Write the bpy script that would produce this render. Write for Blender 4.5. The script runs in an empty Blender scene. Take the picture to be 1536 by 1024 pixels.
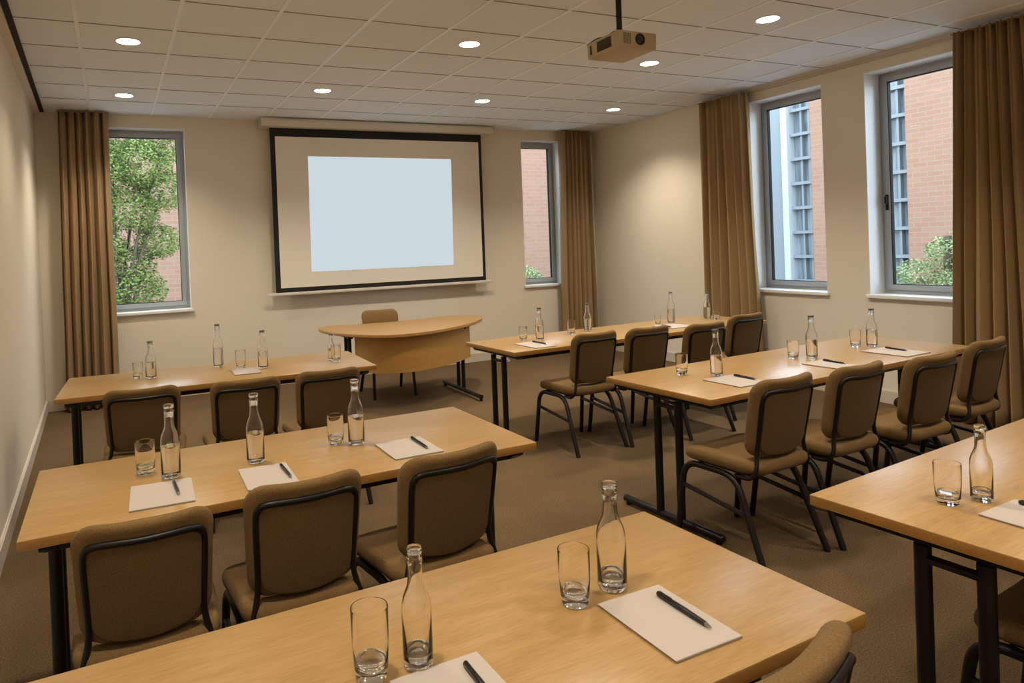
import bpy, bmesh, math, random
from mathutils import Vector, Matrix
random.seed(7)
PI = math.pi
S = bpy.context.scene
C = S.collection
XL, XR, YB, H = -0.912, 6.0, 8.13, 3.08       # left wall (at the back), right wall, back wall, ceiling
YR = -1.6                                       # wall behind the camera
TH = 0.74                                       # table height

# ------------------------------------------------------------------ materials
def new_mat(name):
    m = bpy.data.materials.new(name); m.use_nodes = True
    nt = m.node_tree; b = nt.nodes['Principled BSDF']
    return m, nt, b
def plain(name, col, rough=0.6, metal=0.0, spec=0.5, bump=0.0, bscale=300.0, coat=0.0, sheen=0.0):
    m, nt, b = new_mat(name)
    b.inputs['Base Color'].default_value = (*col, 1); b.inputs['Roughness'].default_value = rough
    b.inputs['Metallic'].default_value = metal; b.inputs['Specular IOR Level'].default_value = spec
    b.inputs['Coat Weight'].default_value = coat
    b.inputs['Sheen Weight'].default_value = sheen
    if bump:
        tc = nt.nodes.new('ShaderNodeTexCoord'); n = nt.nodes.new('ShaderNodeTexNoise'); bp = nt.nodes.new('ShaderNodeBump')
        n.inputs['Scale'].default_value = bscale; n.inputs['Detail'].default_value = 4
        bp.inputs['Strength'].default_value = bump; bp.inputs['Distance'].default_value = 0.002
        nt.links.new(tc.outputs['Object'], n.inputs['Vector']); nt.links.new(n.outputs['Fac'], bp.inputs['Height'])
        nt.links.new(bp.outputs['Normal'], b.inputs['Normal'])
    return m
def speckle(name, c1, c2, rough, scale, bump=0.3, dist=0.003, stretch=(1,1,1), sheen=0.0, c3=None, big=3.0, spec=0.3, detail=3.0):
    m, nt, b = new_mat(name); N = nt.nodes; L = nt.links
    tc = N.new('ShaderNodeTexCoord'); mp = N.new('ShaderNodeMapping'); n = N.new('ShaderNodeTexNoise'); r = N.new('ShaderNodeValToRGB')
    mp.inputs['Scale'].default_value = stretch
    n.inputs['Scale'].default_value = scale; n.inputs['Detail'].default_value = detail; n.inputs['Roughness'].default_value = 0.6
    r.color_ramp.elements[0].color = (*c1, 1); r.color_ramp.elements[1].color = (*c2, 1)
    r.color_ramp.elements[0].position = 0.3; r.color_ramp.elements[1].position = 0.7
    L.new(tc.outputs['Object'], mp.inputs['Vector']); L.new(mp.outputs['Vector'], n.inputs['Vector']); L.new(n.outputs['Fac'], r.inputs['Fac'])
    out = r.outputs['Color']
    if c3:
        n2 = N.new('ShaderNodeTexNoise'); n2.inputs['Scale'].default_value = big; n2.inputs['Detail'].default_value = 3
        L.new(tc.outputs['Object'], n2.inputs['Vector'])
        mx = N.new('ShaderNodeMix'); mx.data_type = 'RGBA'; mx.blend_type = 'MULTIPLY'
        mx.inputs['Factor'].default_value = 1.0
        r2 = N.new('ShaderNodeValToRGB'); r2.color_ramp.elements[0].color = (*c3, 1); r2.color_ramp.elements[1].color = (1, 1, 1, 1)
        r2.color_ramp.elements[0].position = 0.35; r2.color_ramp.elements[1].position = 0.6
        L.new(n2.outputs['Fac'], r2.inputs['Fac']); L.new(out, mx.inputs['A']); L.new(r2.outputs['Color'], mx.inputs['B'])
        out = mx.outputs['Result']
    L.new(out, b.inputs['Base Color'])
    b.inputs['Roughness'].default_value = rough; b.inputs['Sheen Weight'].default_value = sheen
    b.inputs['Specular IOR Level'].default_value = spec
    bp = N.new('ShaderNodeBump'); bp.inputs['Strength'].default_value = bump; bp.inputs['Distance'].default_value = dist
    L.new(n.outputs['Fac'], bp.inputs['Height']); L.new(bp.outputs['Normal'], b.inputs['Normal'])
    return m
def wood(name, c1, c2, rough, stretch, scale=60.0):
    m, nt, b = new_mat(name); N = nt.nodes; L = nt.links
    tc = N.new('ShaderNodeTexCoord'); mp = N.new('ShaderNodeMapping')
    mp.inputs['Scale'].default_value = stretch
    n = N.new('ShaderNodeTexNoise'); n.inputs['Scale'].default_value = scale; n.inputs['Detail'].default_value = 6; n.inputs['Distortion'].default_value = 0.4
    n2 = N.new('ShaderNodeTexNoise'); n2.inputs['Scale'].default_value = scale*0.16; n2.inputs['Detail'].default_value = 3
    ad = N.new('ShaderNodeMath'); ad.operation = 'MULTIPLY_ADD'; ad.inputs[1].default_value = 0.6
    ml = N.new('ShaderNodeMath'); ml.operation = 'MULTIPLY'; ml.inputs[1].default_value = 0.4
    r = N.new('ShaderNodeValToRGB')
    r.color_ramp.elements[0].color = (*c1, 1); r.color_ramp.elements[1].color = (*c2, 1)
    r.color_ramp.elements[0].position = 0.32; r.color_ramp.elements[1].position = 0.66
    L.new(tc.outputs['Object'], mp.inputs['Vector']); L.new(mp.outputs['Vector'], n.inputs['Vector']); L.new(mp.outputs['Vector'], n2.inputs['Vector'])
    L.new(n2.outputs['Fac'], ml.inputs[0]); L.new(n.outputs['Fac'], ad.inputs[0]); L.new(ml.outputs[0], ad.inputs[2])
    L.new(ad.outputs[0], r.inputs['Fac']); L.new(r.outputs['Color'], b.inputs['Base Color'])
    b.inputs['Roughness'].default_value = rough; b.inputs['Specular IOR Level'].default_value = 0.5
    bp = N.new('ShaderNodeBump'); bp.inputs['Strength'].default_value = 0.04; bp.inputs['Distance'].default_value = 0.001
    L.new(n.outputs['Fac'], bp.inputs['Height']); L.new(bp.outputs['Normal'], b.inputs['Normal'])
    return m
def emit(name, col, strength):
    m, nt, b = new_mat(name)
    b.inputs['Base Color'].default_value = (0.0, 0.0, 0.0, 1)
    b.inputs['Emission Color'].default_value = (*col, 1); b.inputs['Emission Strength'].default_value = strength
    return m
def glass(name, col=(1, 1, 1), ior=1.45, rough=0.0):
    m, nt, b = new_mat(name)
    b.inputs['Base Color'].default_value = (*col, 1); b.inputs['Roughness'].default_value = rough
    b.inputs['Transmission Weight'].default_value = 1.0; b.inputs['IOR'].default_value = ior
    return m
def pane_mat(name):
    m = bpy.data.materials.new(name); m.use_nodes = True; nt = m.node_tree; N = nt.nodes; L = nt.links
    for n in list(N): N.remove(n)
    o = N.new('ShaderNodeOutputMaterial'); mx = N.new('ShaderNodeMixShader'); t = N.new('ShaderNodeBsdfTransparent'); g = N.new('ShaderNodeBsdfGlossy')
    fr = N.new('ShaderNodeFresnel'); fr.inputs['IOR'].default_value = 1.12
    t.inputs['Color'].default_value = (0.93, 0.97, 0.97, 1); g.inputs['Roughness'].default_value = 0.02
    L.new(fr.outputs[0], mx.inputs[0]); L.new(t.outputs[0], mx.inputs[1]); L.new(g.outputs[0], mx.inputs[2]); L.new(mx.outputs[0], o.inputs[0])
    return m
def brick(name, c1, c2, mortar, scale, axis):
    m, nt, b = new_mat(name); N = nt.nodes; L = nt.links
    tc = N.new('ShaderNodeTexCoord'); sp = N.new('ShaderNodeSeparateXYZ'); cb = N.new('ShaderNodeCombineXYZ')
    L.new(tc.outputs['Object'], sp.inputs[0]); L.new(sp.outputs[axis], cb.inputs[0]); L.new(sp.outputs['Z'], cb.inputs[1])
    br = N.new('ShaderNodeTexBrick'); br.inputs['Color1'].default_value = (*c1, 1); br.inputs['Color2'].default_value = (*c2, 1)
    br.inputs['Mortar'].default_value = (*mortar, 1); br.inputs['Scale'].default_value = 1.0
    br.inputs['Brick Width'].default_value = 0.22*scale; br.inputs['Row Height'].default_value = 0.075*scale; br.inputs['Mortar Size'].default_value = 0.006*scale
    br.inputs['Bias'].default_value = -0.1
    L.new(cb.outputs[0], br.inputs['Vector']); L.new(br.outputs['Color'], b.inputs['Base Color'])
    b.inputs['Roughness'].default_value = 0.9
    return m

M = {}
M['wall'] = plain('beige_wall_paint', (0.77, 0.70, 0.58), 0.75, spec=0.2, bump=0.05, bscale=400)
M['ceil'] = speckle('ceiling_tile', (0.77, 0.815, 0.87), (0.82, 0.865, 0.92), 0.9, 260, 0.15, 0.001, spec=0.1)
M['grid'] = plain('ceiling_rail', (0.90, 0.92, 0.94), 0.4)
M['grid_dark'] = plain('tile_joint', (0.30, 0.26, 0.22), 0.8)
M['carpet'] = speckle('taupe_carpet', (0.072, 0.046, 0.023), (0.220, 0.145, 0.074), 1.0, 150, 1.0, 0.008, c3=(0.88, 0.88, 0.88), big=2.2, spec=0.05, detail=5)
M['skirt'] = plain('cream_skirting', (0.60, 0.53, 0.44), 0.45)
M['white'] = plain('white_lining', (0.86, 0.87, 0.88), 0.4)
M['frame'] = plain('grey_aluminium', (0.40, 0.44, 0.46), 0.4, metal=0.1)
M['gasket'] = plain('black_gasket', (0.008, 0.008, 0.009), 0.6, spec=0.2)
M['pane'] = pane_mat('window_glass')
M['curtain'] = speckle('brown_curtain_cloth', (0.31, 0.205, 0.100), (0.38, 0.255, 0.130), 0.9, 500, 0.2, 0.0008, sheen=0.05, spec=0.15)
M['top'] = wood('oak_laminate', (0.300, 0.170, 0.053), (0.412, 0.252, 0.092), 0.29, (1.0, 11.0, 11.0), 20.0)
M['edge'] = wood('oak_edge', (0.28, 0.13, 0.026), (0.37, 0.185, 0.045), 0.4, (1.0, 9.0, 9.0), 14.0)
M['panelwood'] = wood('oak_panel', (0.37, 0.20, 0.050), (0.46, 0.255, 0.07), 0.35, (1.0, 9.0, 9.0), 14.0)
M['black'] = plain('black_steel', (0.006, 0.0055, 0.005), 0.38, spec=0.35)
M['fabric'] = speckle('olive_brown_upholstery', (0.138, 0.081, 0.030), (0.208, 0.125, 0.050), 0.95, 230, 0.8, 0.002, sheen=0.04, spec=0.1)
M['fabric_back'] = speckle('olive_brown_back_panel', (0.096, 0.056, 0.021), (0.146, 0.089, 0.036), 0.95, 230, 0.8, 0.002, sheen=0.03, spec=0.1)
M['glass'] = glass('clear_glass', (1, 1, 1), 1.40)
M['thin_glass'] = glass('tumbler_glass', (1, 1, 1), 1.32)
M['water'] = glass('water', (1, 1, 1), 1.33)
M['cap'] = plain('grey_cap', (0.16, 0.17, 0.18), 0.3, metal=0.6)
M['paper'] = plain('notepaper', (0.44, 0.385, 0.34), 0.8, spec=0.2)
M['paper_edge'] = plain('notepaper_edge', (0.38, 0.33, 0.29), 0.9, spec=0.1)
M['pen'] = plain('black_pen', (0.008, 0.008, 0.009), 0.25)
M['chrome'] = plain('pen_metal', (0.5, 0.5, 0.5), 0.2, metal=1.0)
M['screen'] = plain('screen_fabric', (0.86, 0.80, 0.70), 0.85, spec=0.1)
M['screen_black'] = plain('screen_border', (0.006, 0.006, 0.006), 0.7)
M['case'] = plain('cream_screen_case', (0.72, 0.66, 0.57), 0.45)
M['image'] = emit('painted_projector_light', (0.74, 0.845, 0.915), 0.80)  # projector light on the screen, painted as the sheet's own glow
M['proj'] = plain('beige_projector_plastic', (0.50, 0.38, 0.25), 0.45)
M['vent'] = plain('dark_vent', (0.02, 0.016, 0.012), 0.7)
M['lens'] = plain('lens_glass', (0.004, 0.004, 0.006), 0.05, coat=1.0)
M['lamp'] = emit('downlight_glow', (1.0, 0.86, 0.66), 22.0)
M['ring'] = plain('downlight_ring', (0.75, 0.72, 0.68), 0.4)
M['brickX'] = brick('salmon_brick_side', (0.265, 0.142, 0.092), (0.240, 0.121, 0.075), (0.255, 0.177, 0.127), 1.3, 'Y')
M['brickY'] = brick('salmon_brick_back', (0.265, 0.142, 0.092), (0.240, 0.121, 0.075), (0.255, 0.177, 0.127), 1.3, 'X')
M['facade'] = plain('pale_facade_panel', (0.17, 0.19, 0.205), 0.5)
M['facade_white'] = plain('white_facade_column', (0.36, 0.38, 0.39), 0.5)
M['facade_glass'] = speckle('facade_glazing', (0.06, 0.075, 0.085), (0.23, 0.265, 0.285), 0.15, 1.2, 0.0, 0.001, stretch=(1, 7, 0.6), spec=0.6)
M['asphalt'] = speckle('courtyard_paving', (0.28, 0.26, 0.24), (0.36, 0.34, 0.31), 0.95, 30)
M['leaf'] = speckle('green_leaves', (0.085, 0.125, 0.028), (0.24, 0.285, 0.085), 0.7, 3.0, 0.0, 0.001, spec=0.2)
M['leaf_pale'] = speckle('pale_green_leaves', (0.15, 0.20, 0.075), (0.30, 0.345, 0.16), 0.7, 3.0, 0.0, 0.001, spec=0.2)
M['bark'] = plain('bark', (0.12, 0.085, 0.06), 0.9)
M['sill'] = M['white']

# ------------------------------------------------------------------ mesh helpers
def obj(name, bm, mats, parent=None, smooth=True, loc=None, angle=40):
    bmesh.ops.recalc_face_normals(bm, faces=bm.faces[:])
    me = bpy.data.meshes.new(name); bm.to_mesh(me); bm.free()
    for m in (mats if isinstance(mats, (list, tuple)) else [mats]): me.materials.append(m)
    if smooth:
        for p in me.polygons: p.use_smooth = True
        try: me.set_sharp_from_angle(angle=math.radians(angle))
        except Exception: pass
    o = bpy.data.objects.new(name, me); C.objects.link(o)
    if parent: o.parent = parent
    if loc: o.location = loc
    return o
def BM(): return bmesh.new()
def box(bm, x0, x1, y0, y1, z0, z1, mi=0, bevel=0.0, seg=2, rot=None):
    r = bmesh.ops.create_cube(bm, size=1.0)
    vs = r['verts']
    for v in vs:
        v.co = Vector(((x0+x1)/2+v.co.x*(x1-x0), (y0+y1)/2+v.co.y*(y1-y0), (z0+z1)/2+v.co.z*(z1-z0)))
    fs = list({f for v in vs for f in v.link_faces})
    for f in fs: f.material_index = mi
    if bevel:
        es = list({e for v in vs for e in v.link_edges})
        g = bmesh.ops.bevel(bm, geom=es, offset=bevel, segments=seg, affect='EDGES', profile=0.5)
        for f in g['faces']: f.material_index = mi
    return vs
def prism(bm, pts, z0, z1, mi=0, mi_side=None):
    a = [bm.verts.new((p[0], p[1], z0)) for p in pts]; b = [bm.verts.new((p[0], p[1], z1)) for p in pts]
    f = bm.faces.new(a); f.material_index = mi if mi_side is None else mi_side
    f = bm.faces.new(b); f.material_index = mi
    for i in range(len(pts)):
        j = (i+1) % len(pts); f = bm.faces.new((a[i], a[j], b[j], b[i])); f.material_index = mi if mi_side is None else mi_side
def smooth_path(pts, n=6):
    P = [Vector(p) for p in pts]; P = [P[0]*2-P[1]] + P + [P[-1]*2-P[-2]]
    out = []
    for i in range(1, len(P)-2):
        a, b, c, d = P[i-1:i+3]
        for k in range(n):
            t = k/n
            out.append(0.5*((2*b)+(-a+c)*t+(2*a-5*b+4*c-d)*t*t+(-a+3*b-3*c+d)*t**3))
    out.append(P[-2]); return out
def round_path(pts, r, n=5):
    """polyline whose inner corners are rounded with radius-like cut r"""
    P = [Vector(p) for p in pts]; out = [P[0]]
    for i in range(1, len(P)-1):
        a = (P[i-1]-P[i]); b = (P[i+1]-P[i]); ra = min(r, a.length*0.45); rb = min(r, b.length*0.45)
        s = P[i]+a.normalized()*ra; e = P[i]+b.normalized()*rb
        for k in range(n+1):
            t = k/n; out.append(s*(1-t)**2+P[i]*2*t*(1-t)+e*t*t)
    out.append(P[-1]); return out
def tube(bm, path, r, seg=10, mi=0, cap=True, ry=None):
    rings = []; n = len(path); up = None
    for i, p in enumerate(path):
        t = (path[min(i+1, n-1)]-path[max(i-1, 0)]).normalized()
        if up is None:
            up = Vector((0, 0, 1)) if abs(t.z) < 0.9 else Vector((1, 0, 0))
        a = (up - t*up.dot(t)).normalized(); b = t.cross(a); up = a
        rr = r[i] if isinstance(r, (list, tuple)) else r
        rings.append([bm.verts.new(p+a*math.cos(2*PI*k/seg)*rr+b*math.sin(2*PI*k/seg)*(rr if ry is None else ry)) for k in range(seg)])
    for A, B in zip(rings, rings[1:]):
        for k in range(seg):
            f = bm.faces.new((A[k], A[(k+1) % seg], B[(k+1) % seg], B[k])); f.material_index = mi
    if cap:
        for R_ in (rings[0], rings[-1]):
            f = bm.faces.new(R_); f.material_index = mi
def lathe(bm, prof, seg=24, mi=0, c=(0, 0)):
    rings = []
    for r, z in prof:
        if r < 1e-6: rings.append([bm.verts.new((c[0], c[1], z))])
        else: rings.append([bm.verts.new((c[0]+r*math.cos(2*PI*k/seg), c[1]+r*math.sin(2*PI*k/seg), z)) for k in range(seg)])
    for A, B in zip(rings, rings[1:]):
        for k in range(seg):
            k2 = (k+1) % seg
            if len(A) == 1 and len(B) == 1: continue
            if len(A) == 1: f = bm.faces.new((A[0], B[k2], B[k]))
            elif len(B) == 1: f = bm.faces.new((A[k], A[k2], B[0]))
            else: f = bm.faces.new((A[k], A[k2], B[k2], B[k]))
            f.material_index = mi
def rrect(w, h, r, n=7):
    r = max(r, 0.002); pts = []
    for cx, cy, a0 in ((w/2-r, h/2-r, 0), (-w/2+r, h/2-r, PI/2), (-w/2+r, -h/2+r, PI), (w/2-r, -h/2+r, 1.5*PI)):
        for k in range(n): a = a0+PI/2*k/(n-1); pts.append((cx+r*math.cos(a), cy+r*math.sin(a)))
    # extra points along straight runs so that bends stay smooth
    out = []
    for i, p in enumerate(pts):
        q = pts[(i+1) % len(pts)]; out.append(p)
        if math.hypot(q[0]-p[0], q[1]-p[1]) > 0.05:
            for k in range(1, 6): out.append((p[0]+(q[0]-p[0])*k/6, p[1]+(q[1]-p[1])*k/6))
    return out
def pad(bm, w, h, r, th, edge, dome_f=0.0, dome_b=0.0, deform=None, mi=0, outline=None):
    """upholstered slab: outline in x/z, thickness along y (front = +y)"""
    base = outline or rrect(w, h, r)
    layers = []
    def ring(y, inset, s=1.0):
        return [(x*(1-2*inset/w)*s, y, z*(1-2*inset/h)*s) for x, z in base]
    for s in (0.15, 0.4, 0.65, 0.85): layers.append(ring(-th/2-dome_b*(1-s*s), edge, s))
    for k in range(12):
        a = PI*k/11; layers.append(ring(-math.cos(a)*th/2, edge*(1-math.sin(a))))
    for s in (0.85, 0.65, 0.4, 0.15): layers.append(ring(th/2+dome_f*(1-s*s), edge, s))
    V = []
    for L in layers:
        V.append([bm.verts.new(deform(*p) if deform else p) for p in L])
    n = len(base)
    for A, B in zip(V, V[1:]):
        for k in range(n):
            f = bm.faces.new((A[k], A[(k+1) % n], B[(k+1) % n], B[k])); f.material_index = mi
    for R_ in (V[0], V[-1]):
        f = bm.faces.new(R_); f.material_index = mi
def empty(name, loc, rz=0.0):
    o = bpy.data.objects.new(name, None); C.objects.link(o); o.location = loc; o.rotation_euler = (0, 0, rz)
    o.empty_display_size = 0.1
    return o
def tag(o, label, cat, group=None, kind=None):
    o['label'] = label; o['category'] = cat
    if group: o['group'] = group
    if kind: o['kind'] = kind
    return o
def struct(o): o['kind'] = 'structure'; return o
KIDS = {}
def copy_tree(o):
    c = o.copy(); C.objects.link(c)
    for ch in KIDS.get(o.name) or [k for k in bpy.data.objects if k.parent == o]:
        d = copy_tree(ch); d.parent = c
    return c

# ------------------------------------------------------------------ room shell
def wl(y): return XL + 0.0526*(YB-y)           # left wall leans slightly into the room
bm = BM(); prism(bm, [(wl(YR)-0.0, YR), (XR, YR), (XR, YB), (XL, YB)], -0.1, 0.0)
struct(obj('floor', bm, M['carpet'], smooth=False))
bm = BM(); prism(bm, [(wl(YR), YR), (XR, YR), (XR, YB), (XL, YB)], H, H+0.15)
ceiling = struct(obj('ceiling', bm, M['ceil'], smooth=False))
# suspended ceiling rails: broad pale rails run towards the back wall, thin joints run across
GX = 0.590
bm = BM()
def railx(k, y): return -0.33+GX*k-0.030*(y-6.0)
for k in range(0, 14):
    a, b = railx(k, YR), railx(k, YB)
    if b > XR+0.2: continue
    w = 0.012
    y0 = YR
    pts = [(a-w, y0), (a+w, y0), (b+w, YB), (b-w, YB)]
    if a > XR-0.02:
        yy = 6.0-(XR-0.02+0.33-GX*k)/0.030
        if yy > YB: continue
        pts = [(XR-0.03-w, yy), (XR-0.03+w, yy), (b+w, YB), (b-w, YB)]
    prism(bm, pts, H-0.006, H+0.001)
obj('ceiling_rail', bm, M['grid'], ceiling, smooth=False)
bm = BM()
for k in range(0, 16):
    y = 7.43-0.6*k
    if y < YR: break
    box(bm, wl(y)+0.01, XR-0.01, y-0.004, y+0.004, H-0.003, H+0.001)
obj('tile_joint', bm, M['grid_dark'], ceiling, smooth=False)

Wz0, Wz1 = 0.955, 2.945
BL = (-0.36, 0.525); BR = (4.815, 5.43); R1W = (4.49, 5.37); R2W = (3.12, 4.075)
WT = 0.26
def wall_with_holes(name, a0, a1, holes, axis):
    bm = BM(); cuts = sorted(holes); x = a0
    def add(p, q, z0, z1):
        if axis == 'x': box(bm, p, q, YB, YB+WT, z0, z1)
        else: box(bm, XR, XR+WT, p, q, z0, z1)
    for h0, h1 in cuts:
        add(x, h0, 0, H+0.1); add(h0, h1, 0, Wz0); add(h0, h1, Wz1, H+0.1); x = h1
    add(x, a1, 0, H+0.1)
    bmesh.ops.remove_doubles(bm, verts=bm.verts[:], dist=1e-5)
    return struct(obj(name, bm, M['wall'], smooth=False))
wall_with_holes('wall_back', XL-0.2, XR+WT, [BL, BR], 'x')
wall_with_holes('wall_right', YR, YB, [R2W, R1W], 'y')
bm = BM(); prism(bm, [(wl(YR)-0.2, YR), (wl(YR), YR), (XL, YB), (XL-0.2, YB)], 0, H+0.1)
struct(obj('wall_left', bm, M['wall'], smooth=False))
bm = BM(); box(bm, wl(YR)-0.2, XR+WT, YR-0.2, YR, 0, H+0.1)
struct(obj('wall_rear', bm, M['wall'], smooth=False))
# skirting boards
bm = BM(); t = 0.016
prism(bm, [(wl(YR), YR), (wl(YR)+t, YR), (XL+t, YB), (XL, YB)], 0, 0.105)
prism(bm, [(wl(YR), YR), (wl(YR)+t*0.6, YR), (XL+t*0.6, YB), (XL, YB)], 0.105, 0.113)
struct(obj('baseboard_left', bm, M['skirt'], smooth=False))
bm = BM(); box(bm, XL+t, XR, YB-t, YB, 0, 0.105); box(bm, XL+t, XR, YB-t*0.6, YB, 0.105, 0.113)
struct(obj('baseboard_back', bm, M['skirt'], smooth=False))
bm = BM(); box(bm, XR-t, XR, YR, YB-t, 0, 0.105); box(bm, XR-t*0.6, XR, YR, YB-t, 0.105, 0.113)
struct(obj('baseboard_right', bm, M['skirt'], smooth=False))
# dark recess line along the left edge of the ceiling, and its beige outer strip
bm = BM(); prism(bm, [(wl(YR)+0.060, YR), (wl(YR)+0.100, YR), (XL+0.095, YB-0.02), (XL+0.060, YB-0.02)], H-0.012, H+0.001)
struct(obj('trim_1', bm, M['gasket'], smooth=False))
bm = BM(); prism(bm, [(wl(YR), YR), (wl(YR)+0.058, YR), (XL+0.058, YB-0.02), (XL, YB-0.02)], H-0.022, H+0.001)
struct(obj('trim_2', bm, M['wall'], smooth=False))
# curtain rail along the window wall
bm = BM(); box(bm, XR-0.055, XR, YR, 5.95, H-0.03, H); box(bm, XR-0.030, XR, YR, 5.95, H-0.045, H-0.03)
struct(obj('trim_3', bm, M['skirt'], smooth=False))

def window(name, a0, a1, axis, depth, handle=None):
    """frame, pane, lining and sill of one window; built in local x (along the wall), y (outwards), z"""
    fw = 0.052
    bm = BM(); y0, y1 = depth, depth+0.05
    def ringbox(bm, x0, x1, z0, z1, w, ya, yb, mi=0, bev=0.003):
        box(bm, x0, x1, ya, yb, z0, z0+w, mi, bev); box(bm, x0, x1, ya, yb, z1-w, z1, mi, bev)
        box(bm, x0, x0+w, ya, yb, z0+w, z1-w, mi, bev); box(bm, x1-w, x1, ya, yb, z0+w, z1-w, mi, bev)
    ringbox(bm, a0+0.002, a1-0.002, Wz0+0.002, Wz1-0.002, 0.036, y0+0.012, y1)
    o = obj(name, bm, M['frame']); o['kind'] = 'structure'
    bm = BM(); ringbox(bm, a0+0.036, a1-0.036, Wz0+0.036, Wz1-0.036, 0.048, y0-0.004, y1-0.006)
    obj('sash', bm, M['frame'], o)
    bm = BM(); ringbox(bm, a0+0.083, a1-0.083, Wz0+0.083, Wz1-0.083, 0.007, y0+0.004, y1-0.008, 0, 0)
    obj('gasket', bm, M['gasket'], o)
    bm = BM(); box(bm, a0+0.085, a1-0.085, y0+0.018, y0+0.024, Wz0+0.085, Wz1-0.085)
    obj('pane', bm, M['pane'], o, smooth=False)
    bm = BM(); l = 0.006
    box(bm, a0, a0+l, -0.002, y0+0.01, Wz0, Wz1); box(bm, a1-l, a1, -0.002, y0+0.01, Wz0, Wz1); box(bm, a0+l, a1-l, -0.002, y0+0.01, Wz1-l, Wz1)
    obj('lining', bm, M['white'], o, smooth=False)
    bm = BM(); box(bm, a0-0.02, a1+0.02, -0.035, -0.002, Wz0-0.028, Wz0+0.004, 0, 0.004); box(bm, a0, a1, -0.002, y0+0.01, Wz0-0.01, Wz0+0.004)
    obj('sill', bm, M['white'], o)
    if handle is not None:
        hx, hz = handle
        bm = BM(); box(bm, hx-0.013, hx+0.013, y0-0.014, y0-0.003, hz-0.07, hz+0.07, 0, 0.004); box(bm, hx-0.009, hx+0.009, y0-0.035, y0-0.012, hz-0.01, hz+0.055, 0, 0.004)
        obj('handle', bm, M['gasket'], o)
    if axis == 'x': o.location = (0, YB, 0)
    else: o.location = (XR, 0, 0); o.rotation_euler = (0, 0, -PI/2)
    return o
window('window_1', BL[0], BL[1], 'x', 0.14)
window('window_2', BR[0], BR[1], 'x', 0.14)
window('window_3', -R1W[1], -R1W[0], 'y', 0.19)
window('window_4', -R2W[1], -R2W[0], 'y', 0.19, handle=(-R2W[1]+0.06, 1.78))

# ------------------------------------------------------------------ curtains
def curtain(loc, rz, w_top, w_bot, shift, folds, z1, label, seed, amp=0.082):
    rnd = random.Random(seed); o = empty('curtain', loc, rz)
    bm = BM(); ns = folds*22; nz = 22; ph = [rnd.uniform(-0.5, 0.5) for _ in range(folds+1)]; am = [rnd.uniform(0.65, 1.2) for _ in range(folds+1)]
    G = []
    for j in range(nz+1):
        v = j/nz; z = 0.018+(z1-0.018)*(1-(1-v)**1.0); row = []
        w = w_bot+(w_top-w_bot)*v**0.8
        for i in range(ns+1):
            u = i/ns; f = u*folds; k = int(min(f, folds-1)); fr = f-k
            a = am[k]*(1-fr)+am[k+1]*fr; p = ph[k]*(1-fr)+ph[k+1]*fr
            tight = 0.70+0.30*(1-v)
            g_ = abs(math.sin(PI*(f+p*0.35*(1-0.4*v))))
            y = -amp*a*tight*(2*g_**0.55-1)
            y += -0.010*math.sin(2*PI*f*3.0+seed)*(v**3)
            y += 0.006*math.sin(5*v+k*1.7)
            x = shift*(1-v)+(u-0.5)*w+0.010*math.sin(2*PI*f)*a+0.004*math.sin(3*v*PI+k)*(1-v)
            row.append(bm.verts.new((x, y, z)))
        G.append(row)
    for j in range(nz):
        for i in range(ns): bm.faces.new((G[j][i], G[j][i+1], G[j+1][i+1], G[j+1][i]))
    c = obj('curtain_cloth', bm, M['curtain'], o, angle=180)
    s = c.modifiers.new('thickness', 'SOLIDIFY'); s.thickness = 0.004
    bm = BM(); box(bm, -w_top/2-0.01, w_top/2+0.01, -0.030, 0.030, z1-0.004, z1+0.004, 0, 0.001)
    for i in range(folds): 
        x = (i+0.5)/folds*w_top-w_top/2; box(bm, x-0.004, x+0.004, -0.01, 0.01, z1+0.003, z1+0.018)
    obj('curtain_header', bm, M['curtain'], o)
    tag(o, label, 'curtain')
    return o
curtain((-0.455, 7.985, 0), 0, 0.455, 0.50, -0.02, 6, H-0.02, 'brown floor-length curtain drawn beside the window left of the screen', 3)
curtain((5.615, 7.985, 0), 0, 0.50, 0.58, -0.03, 7, H-0.02, 'brown floor-length curtain beside the narrow window right of the screen', 5)
curtain((5.855, 5.570, 0), -PI/2, 0.64, 0.80, 0.04, 6, H-0.05, 'brown floor-length curtain at the far window of the right wall', 8)
curtain((5.855, 2.990, 0), -PI/2, 0.50, 0.74, 0.0, 7, H-0.05, 'brown floor-length curtain nearest the camera on the right wall', 11)

# ------------------------------------------------------------------ projection screen
scr = empty('projection_screen', (2.80, 8.01, 2.0))
bm = BM()
pts = [(-0.12, 2.975), (-0.135, 3.0), (-0.135, 3.05), (-0.115, 3.072), (0.117, 3.072), (0.117, 2.975)]
a = [bm.verts.new((-1.475, y+0.0, z-2.0)) for y, z in pts]; b = [bm.verts.new((1.475, y, z-2.0)) for y, z in pts]
bm.faces.new(a); bm.faces.new(b)
for i in range(len(pts)): j = (i+1) % len(pts); bm.faces.new((a[i], a[j], b[j], b[i]))
bmesh.ops.bevel(bm, geom=[e for e in bm.edges], offset=0.004, segments=2, affect='EDGES')
obj('screen_case', bm, M['case'], scr)
sx0, sx1 = 1.432-2.8, 4.150-2.8
bm = BM(); box(bm, sx0, sx1, -0.0015, 0.0015, 1.073-2, 2.985-2)
obj('screen_border', bm, M['screen_black'], scr, smooth=False)
bm = BM(); box(bm, 1.490-2.8, 4.108-2.8, -0.0035, -0.0016, 1.127-2, 2.878-2)
obj('screen_surface', bm, M['screen'], scr, smooth=False)
bm = BM(); prism(bm, [(1.862-2.8, 2.655-2), (3.708-2.8, 2.652-2), (3.690-2.8, 1.297-2), (1.852-2.8, 1.300-2)], 0.0037, 0.0045)
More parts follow.
